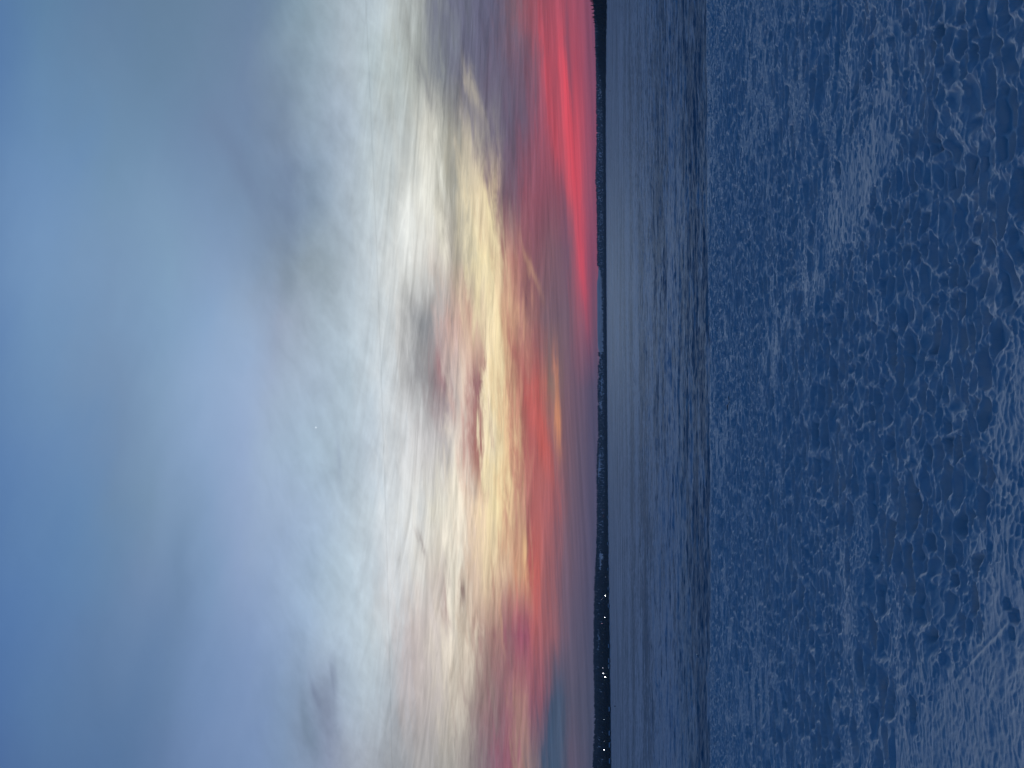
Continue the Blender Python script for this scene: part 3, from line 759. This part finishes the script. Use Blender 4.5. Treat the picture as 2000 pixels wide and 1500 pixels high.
for (px, py, rad, st, c, lab) in LAMPS:
    d = pix_dir(px, py); az = math.atan2(d.x, d.y)
    # find the distance at which an 8 m lamp post standing on the slope reaches this line of sight
    ds = np.linspace(float(shore_d(az)) + 10, 4200, 400)
    zt = hill_z(np.full(400, az), ds) + 12.0
    want = CAM_Z + ds * d.z / math.hypot(d.x, d.y)
    k = int(np.argmin(np.abs(zt - want) + 0.0004 * ds))
    dist = float(ds[k]); zg = float(zt[k]) - 12.0; zl_ = float(want[k])
    hgt = max(zl_ - zg, 6.0); sc = dist / 2300.0
    root = tag(empty("street_lamp", (dist * math.sin(az), dist * math.cos(az), zl_ - hgt), -az), lab, "street lamp", "lamps along the far shore")
    v, f = [], []; tube(v, f, [(0, 0, -0.5), (0, 0, hgt + 0.2), (0, -0.5, hgt + 0.9), (0, -1.4, hgt + 1.0)], [0.14, 0.09, 0.07, 0.06], 6)
    obj("pole", pymesh("pole", v, f, True), m_steel, root)
    v, f = [], []; box(v, f, -0.3, 0.3, -2.3, -1.2, hgt + 0.92, hgt + 1.12)
    hd = obj("lamp_head", pymesh("lamp_head", v, f), m_steel, root)
    v, f = [], []; rr = rad * sc * 0.8
    nseg = 8
    for i in range(1, nseg):
        for j in range(12):
            a = math.pi * i / nseg; t = 2 * math.pi * j / 12
            v.append((rr * math.sin(a) * math.cos(t), -1.75 + rr * math.sin(a) * math.sin(t), hgt + 0.9 - rr + rr * math.cos(a)))
    for i in range(nseg - 2):
        for j in range(12): f.append((i * 12 + j, i * 12 + (j + 1) % 12, (i + 1) * 12 + (j + 1) % 12, (i + 1) * 12 + j))
    f.append(tuple(range(11, -1, -1))); f.append(tuple(range((nseg - 2) * 12, (nseg - 1) * 12)))
    obj("bulb", pymesh("bulb", v, f, True), lampmat("lamp_light", c, st * 0.36), hd)

def mast(px, py, x_top, dist, w0, label, name="radio_mast", mat=m_steel, x_base=None):
    d = pix_dir(px, py); az = math.atan2(d.x, d.y)
    zg = float(hill_z(np.array([az]), np.array([dist]))[0])
    ztop = CAM_Z + (H_at(py) - x_top) / 1500 * dist
    if x_base is not None: zg = CAM_Z + (H_at(py) - x_base) / 1500 * dist
    hgt = ztop - zg
    root = tag(empty(name, (dist * math.sin(az), dist * math.cos(az), zg), -az), label, "mast")
    cs = [(math.cos(t) * w0, math.sin(t) * w0) for t in (0.5, 2.6, 4.7)]
    for (x, y) in cs:
        v, f = [], []; tube(v, f, [(x, y, -1), (x * 0.35, y * 0.35, hgt)], [0.16, 0.10], 5)
        obj("leg", pymesh("leg", v, f), mat, root)
    v, f = [], []; nst = int(hgt / 2.5)
    for k in range(nst):
        s0 = 1 - 0.65 * k / nst; s1 = 1 - 0.65 * (k + 1) / nst; z0 = hgt * k / nst; z1 = hgt * (k + 1) / nst
        for j in range(3):
            a, c = cs[j], cs[(j + 1) % 3]
            tube(v, f, [(a[0] * s0, a[1] * s0, z0), (c[0] * s1, c[1] * s1, z1)], 0.06, 4)
            tube(v, f, [(a[0] * s1, a[1] * s1, z1), (c[0] * s1, c[1] * s1, z1)], 0.05, 4)
    obj("bracing", pymesh("bracing", v, f), mat, root)
    v, f = [], []; tube(v, f, [(0, 0, hgt - 1), (0, 0, hgt + 4)], [0.12, 0.05], 6)
    obj("antenna", pymesh("antenna", v, f), mat, root)
mast(1176, 1467.5, 1160, 3600, 1.1, "tall thin dark mast rising above the wooded ridge at the picture's edge")
mast(1176, 1280, 1160.4, 4300, 0.9, "short dark mast tip on the crest of the ridge, far from the picture's edge")
# thin pale flagpole beside the warm lamp
d = pix_dir(1177, 1273.2); az = math.atan2(d.x, d.y); dist = 2900.0
zg = float(hill_z(np.array([az]), np.array([dist]))[0])
fp = tag(empty("flagpole", (dist * math.sin(az), dist * math.cos(az), zg)), "thin pale pole standing above the woods beside the faint warm lamp", "pole")
v, f = [], []; hp = CAM_Z + (H_at(1273) - 1168.5) / 1500 * dist - zg
tube(v, f, [(0, 0, -0.5), (0, 0, hp)], [0.22, 0.12], 8); obj("pole", pymesh("pole", v, f, True), m_pale, fp)
v, f = [], []; box(v, f, -0.25, 0.25, -0.25, 0.25, hp, hp + 0.4); obj("finial", pymesh("finial", v, f), m_steel, fp)

# ------------------------------------------------------------------ people standing far out on the ice
def person(loc, rz, label, sc=1.0, pack=False):
    J = {  # joint : (x, y, z, radius)
     'pelvis': (0, 0, 0.95, 0.150), 'waist': (0, 0.0, 1.10, 0.140), 'chest': (0, 0.01, 1.32, 0.165), 'neck': (0, 0, 1.50, 0.065), 'jaw': (0, -0.015, 1.575, 0.075), 'head': (0, 0, 1.67, 0.098), 'crown': (0, 0.01, 1.74, 0.07),
     'hl': (-0.10, 0, 0.90, 0.105), 'kl': (-0.12, -0.02, 0.50, 0.070), 'al': (-0.13, 0.01, 0.10, 0.050), 'tl': (-0.14, -0.16, 0.045, 0.040),
     'hr': (0.10, 0, 0.90, 0.105), 'kr': (0.13, -0.03, 0.50, 0.070), 'ar': (0.15, 0.03, 0.10, 0.050), 'tr': (0.17, -0.14, 0.045, 0.040),
     'sl': (-0.20, 0.01, 1.42, 0.075), 'el': (-0.27, 0.02, 1.14, 0.055), 'wl': (-0.25, -0.06, 0.90, 0.035), 'pl': (-0.245, -0.08, 0.84, 0.034),
     'sr': (0.20, 0.01, 1.42, 0.075), 'er': (0.28, 0.01, 1.14, 0.055), 'wr': (0.27, -0.08, 0.90, 0.035), 'pr': (0.265, -0.10, 0.84, 0.034)}
    E = [('pelvis', 'waist'), ('waist', 'chest'), ('chest', 'neck'), ('neck', 'jaw'), ('jaw', 'head'), ('head', 'crown'),
         ('pelvis', 'hl'), ('hl', 'kl'), ('kl', 'al'), ('al', 'tl'), ('pelvis', 'hr'), ('hr', 'kr'), ('kr', 'ar'), ('ar', 'tr'),
         ('chest', 'sl'), ('sl', 'el'), ('el', 'wl'), ('wl', 'pl'), ('chest', 'sr'), ('sr', 'er'), ('er', 'wr'), ('wr', 'pr')]
    for s, hnd in ((-1, 'pl'), (1, 'pr')):
        hx, hy, hz, _ = J[hnd]
        for k in range(4):
            fx = hy + 0.03 - 0.02 * k
            J[hnd + 'f%d' % k] = (hx + s * 0.004, fx, hz - 0.035, 0.010)
            J[hnd + 'g%d' % k] = (hx - s * 0.004, fx, hz - 0.075 - 0.008 * (k in (1, 2)), 0.008)
            E += [(hnd, hnd + 'f%d' % k), (hnd + 'f%d' % k, hnd + 'g%d' % k)]
        J[hnd + 't'] = (hx - s * 0.03, hy - 0.045, hz - 0.01, 0.011); E.append((hnd, hnd + 't'))
    names = list(J); me = bpy.data.meshes.new("person")
    me.from_pydata([J[k][:3] for k in names], [(names.index(a), names.index(c)) for a, c in E], []); me.update()
    o = bpy.data.objects.new("person", me); col.objects.link(o)
    sk = o.modifiers.new("skin", 'SKIN'); sk.use_smooth_shade = True
    for i, k in enumerate(names):
        me.skin_vertices[0].data[i].radius = (J[k][3], J[k][3]); me.skin_vertices[0].data[i].use_root = (k == 'pelvis')
    ss = o.modifiers.new("sub", 'SUBSURF'); ss.levels = 1; ss.render_levels = 1
    me.materials.append(m_coat)
    o.location = loc; o.rotation_euler = (0, 0, rz); o.scale = (sc, sc, sc)
    tag(o, label, "person", "people out on the frozen lake")
    def prof_mesh(name, rings, mat):
        v, f = [], []
        for (z, rx, ry, cx_, cy_) in rings:
            for j in range(14):
                t = 2 * math.pi * j / 14; v.append((cx_ + rx * math.cos(t), cy_ + ry * math.sin(t), z))
        for i in range(len(rings) - 1):
            for j in range(14): f.append((i * 14 + j, i * 14 + (j + 1) % 14, (i + 1) * 14 + (j + 1) % 14, (i + 1) * 14 + j))
        f.append(tuple(range(13, -1, -1))); f.append(tuple(range((len(rings) - 1) * 14, len(rings) * 14)))
        return obj(name, pymesh(name, v, f, True), mat, o)
    prof_mesh("coat", [(0.72, 0.23, 0.19, 0, 0), (0.95, 0.22, 0.18, 0, 0), (1.12, 0.20, 0.165, 0, 0), (1.35, 0.245, 0.185, 0, 0.01), (1.47, 0.19, 0.14, 0, 0.01), (1.53, 0.08, 0.08, 0, 0)], m_coat)
    prof_mesh("hat", [(1.665, 0.112, 0.118, 0, 0), (1.70, 0.118, 0.124, 0, 0), (1.76, 0.10, 0.105, 0, 0), (1.80, 0.05, 0.05, 0, 0), (1.815, 0.01, 0.01, 0, 0)], m_coat)
    return o
p1 = at_z(1203.1, 1379.3, 0.02); person(p1, 0.5, "lone person in dark clothes standing on the ice near the lamp-lit shore", 1.0)
p2 = at_z(1192.9, 177.5, 0.02); person(p2, -0.8, "lone person in dark clothes standing on the ice off the wooded headland", 0.97)

# ------------------------------------------------------------------ small things lying on the snow
def lump(name, p, r, seed, label, mat, cat, group=None, flat=0.7):
    import bmesh
    bm = bmesh.new(); bmesh.ops.create_icosphere(bm, subdivisions=2, radius=r)
    rn = random.Random(seed)
    for vv in bm.verts:
        kx = 1 + rn.uniform(-0.25, 0.25); vv.co = Vector((vv.co.x * kx * 1.3, vv.co.y * kx, vv.co.z * kx * flat))
    me = bpy.data.meshes.new(name); bm.to_mesh(me); bm.free()
    o = obj(name, me, mat, None, p); tag(o, label, cat, group); return o
p = at_z(1362, 1281, 0.15); lump("ice_chunk", p, 0.10, 4, "small pale chunk of ice on the near part of the lake, just past the bank", m_ice, "ice")
p = at_z(1283, 1338, 0.1); lump("ice_chunk", p, 0.19, 9, "small pale chunk of ice farther out on the lake, before the person", m_ice, "ice")
# thin dead twig half buried in the snow
def snow_z(x, y):
    rr = math.hypot(x, y); aa = math.atan2(x, y)
    i = min(int(np.searchsorted(r_t, rr)), len(r_t) - 1); j = min(int(np.searchsorted(th_f, aa)), len(th_f) - 1)
    return float(Z[i, j])
pa = [at_z(1426.5, 773, BANK_Z), at_z(1424.7, 780, BANK_Z), at_z(1424.3, 786, BANK_Z), at_z(1423.0, 792, BANK_Z), at_z(1421.3, 801, BANK_Z)]
hs = [0.030, 0.022, 0.012, 0.022, 0.034]
pts_ = [Vector((p.x, p.y, snow_z(p.x, p.y) + h)) for p, h in zip(pa, hs)]
v, f = [], []; tube(v, f, pts_, [0.0022, 0.0045, 0.004, 0.0055, 0.0035], 6)
tw = obj("twig", pymesh("twig", v, f, True), m_bark)
tag(tw, "thin dark twig lying half buried in the crusted snow of the bank", "twig")
v, f = [], []; tube(v, f, [pts_[3], pts_[3] + Vector((-0.02, 0.05, 0.012))], [0.0025, 0.001], 5)
obj("side_shoot", pymesh("side_shoot", v, f, True), m_bark, tw)

# ------------------------------------------------------------------ evening haze over the lake
v, f = [], []; box(v, f, -9600, 9600, -9600, 9600, -2.0, 150.0)
m_haze = bpy.data.materials.new("haze_air"); m_haze.use_nodes = True
hn = m_haze.node_tree; hn.nodes.clear()
pv_ = hn.nodes.new('ShaderNodeVolumePrincipled'); ho = hn.nodes.new('ShaderNodeOutputMaterial')
pv_.inputs['Density'].default_value = 7.5e-5; pv_.inputs['Color'].default_value = (0.55, 0.76, 1.0, 1)
hn.links.new(pv_.outputs[0], ho.inputs['Volume'])
hz = obj("haze", pymesh("haze", v, f), m_haze); tag(hz, "thin blue evening haze over the lake and the far shore", "haze", kind='stuff')
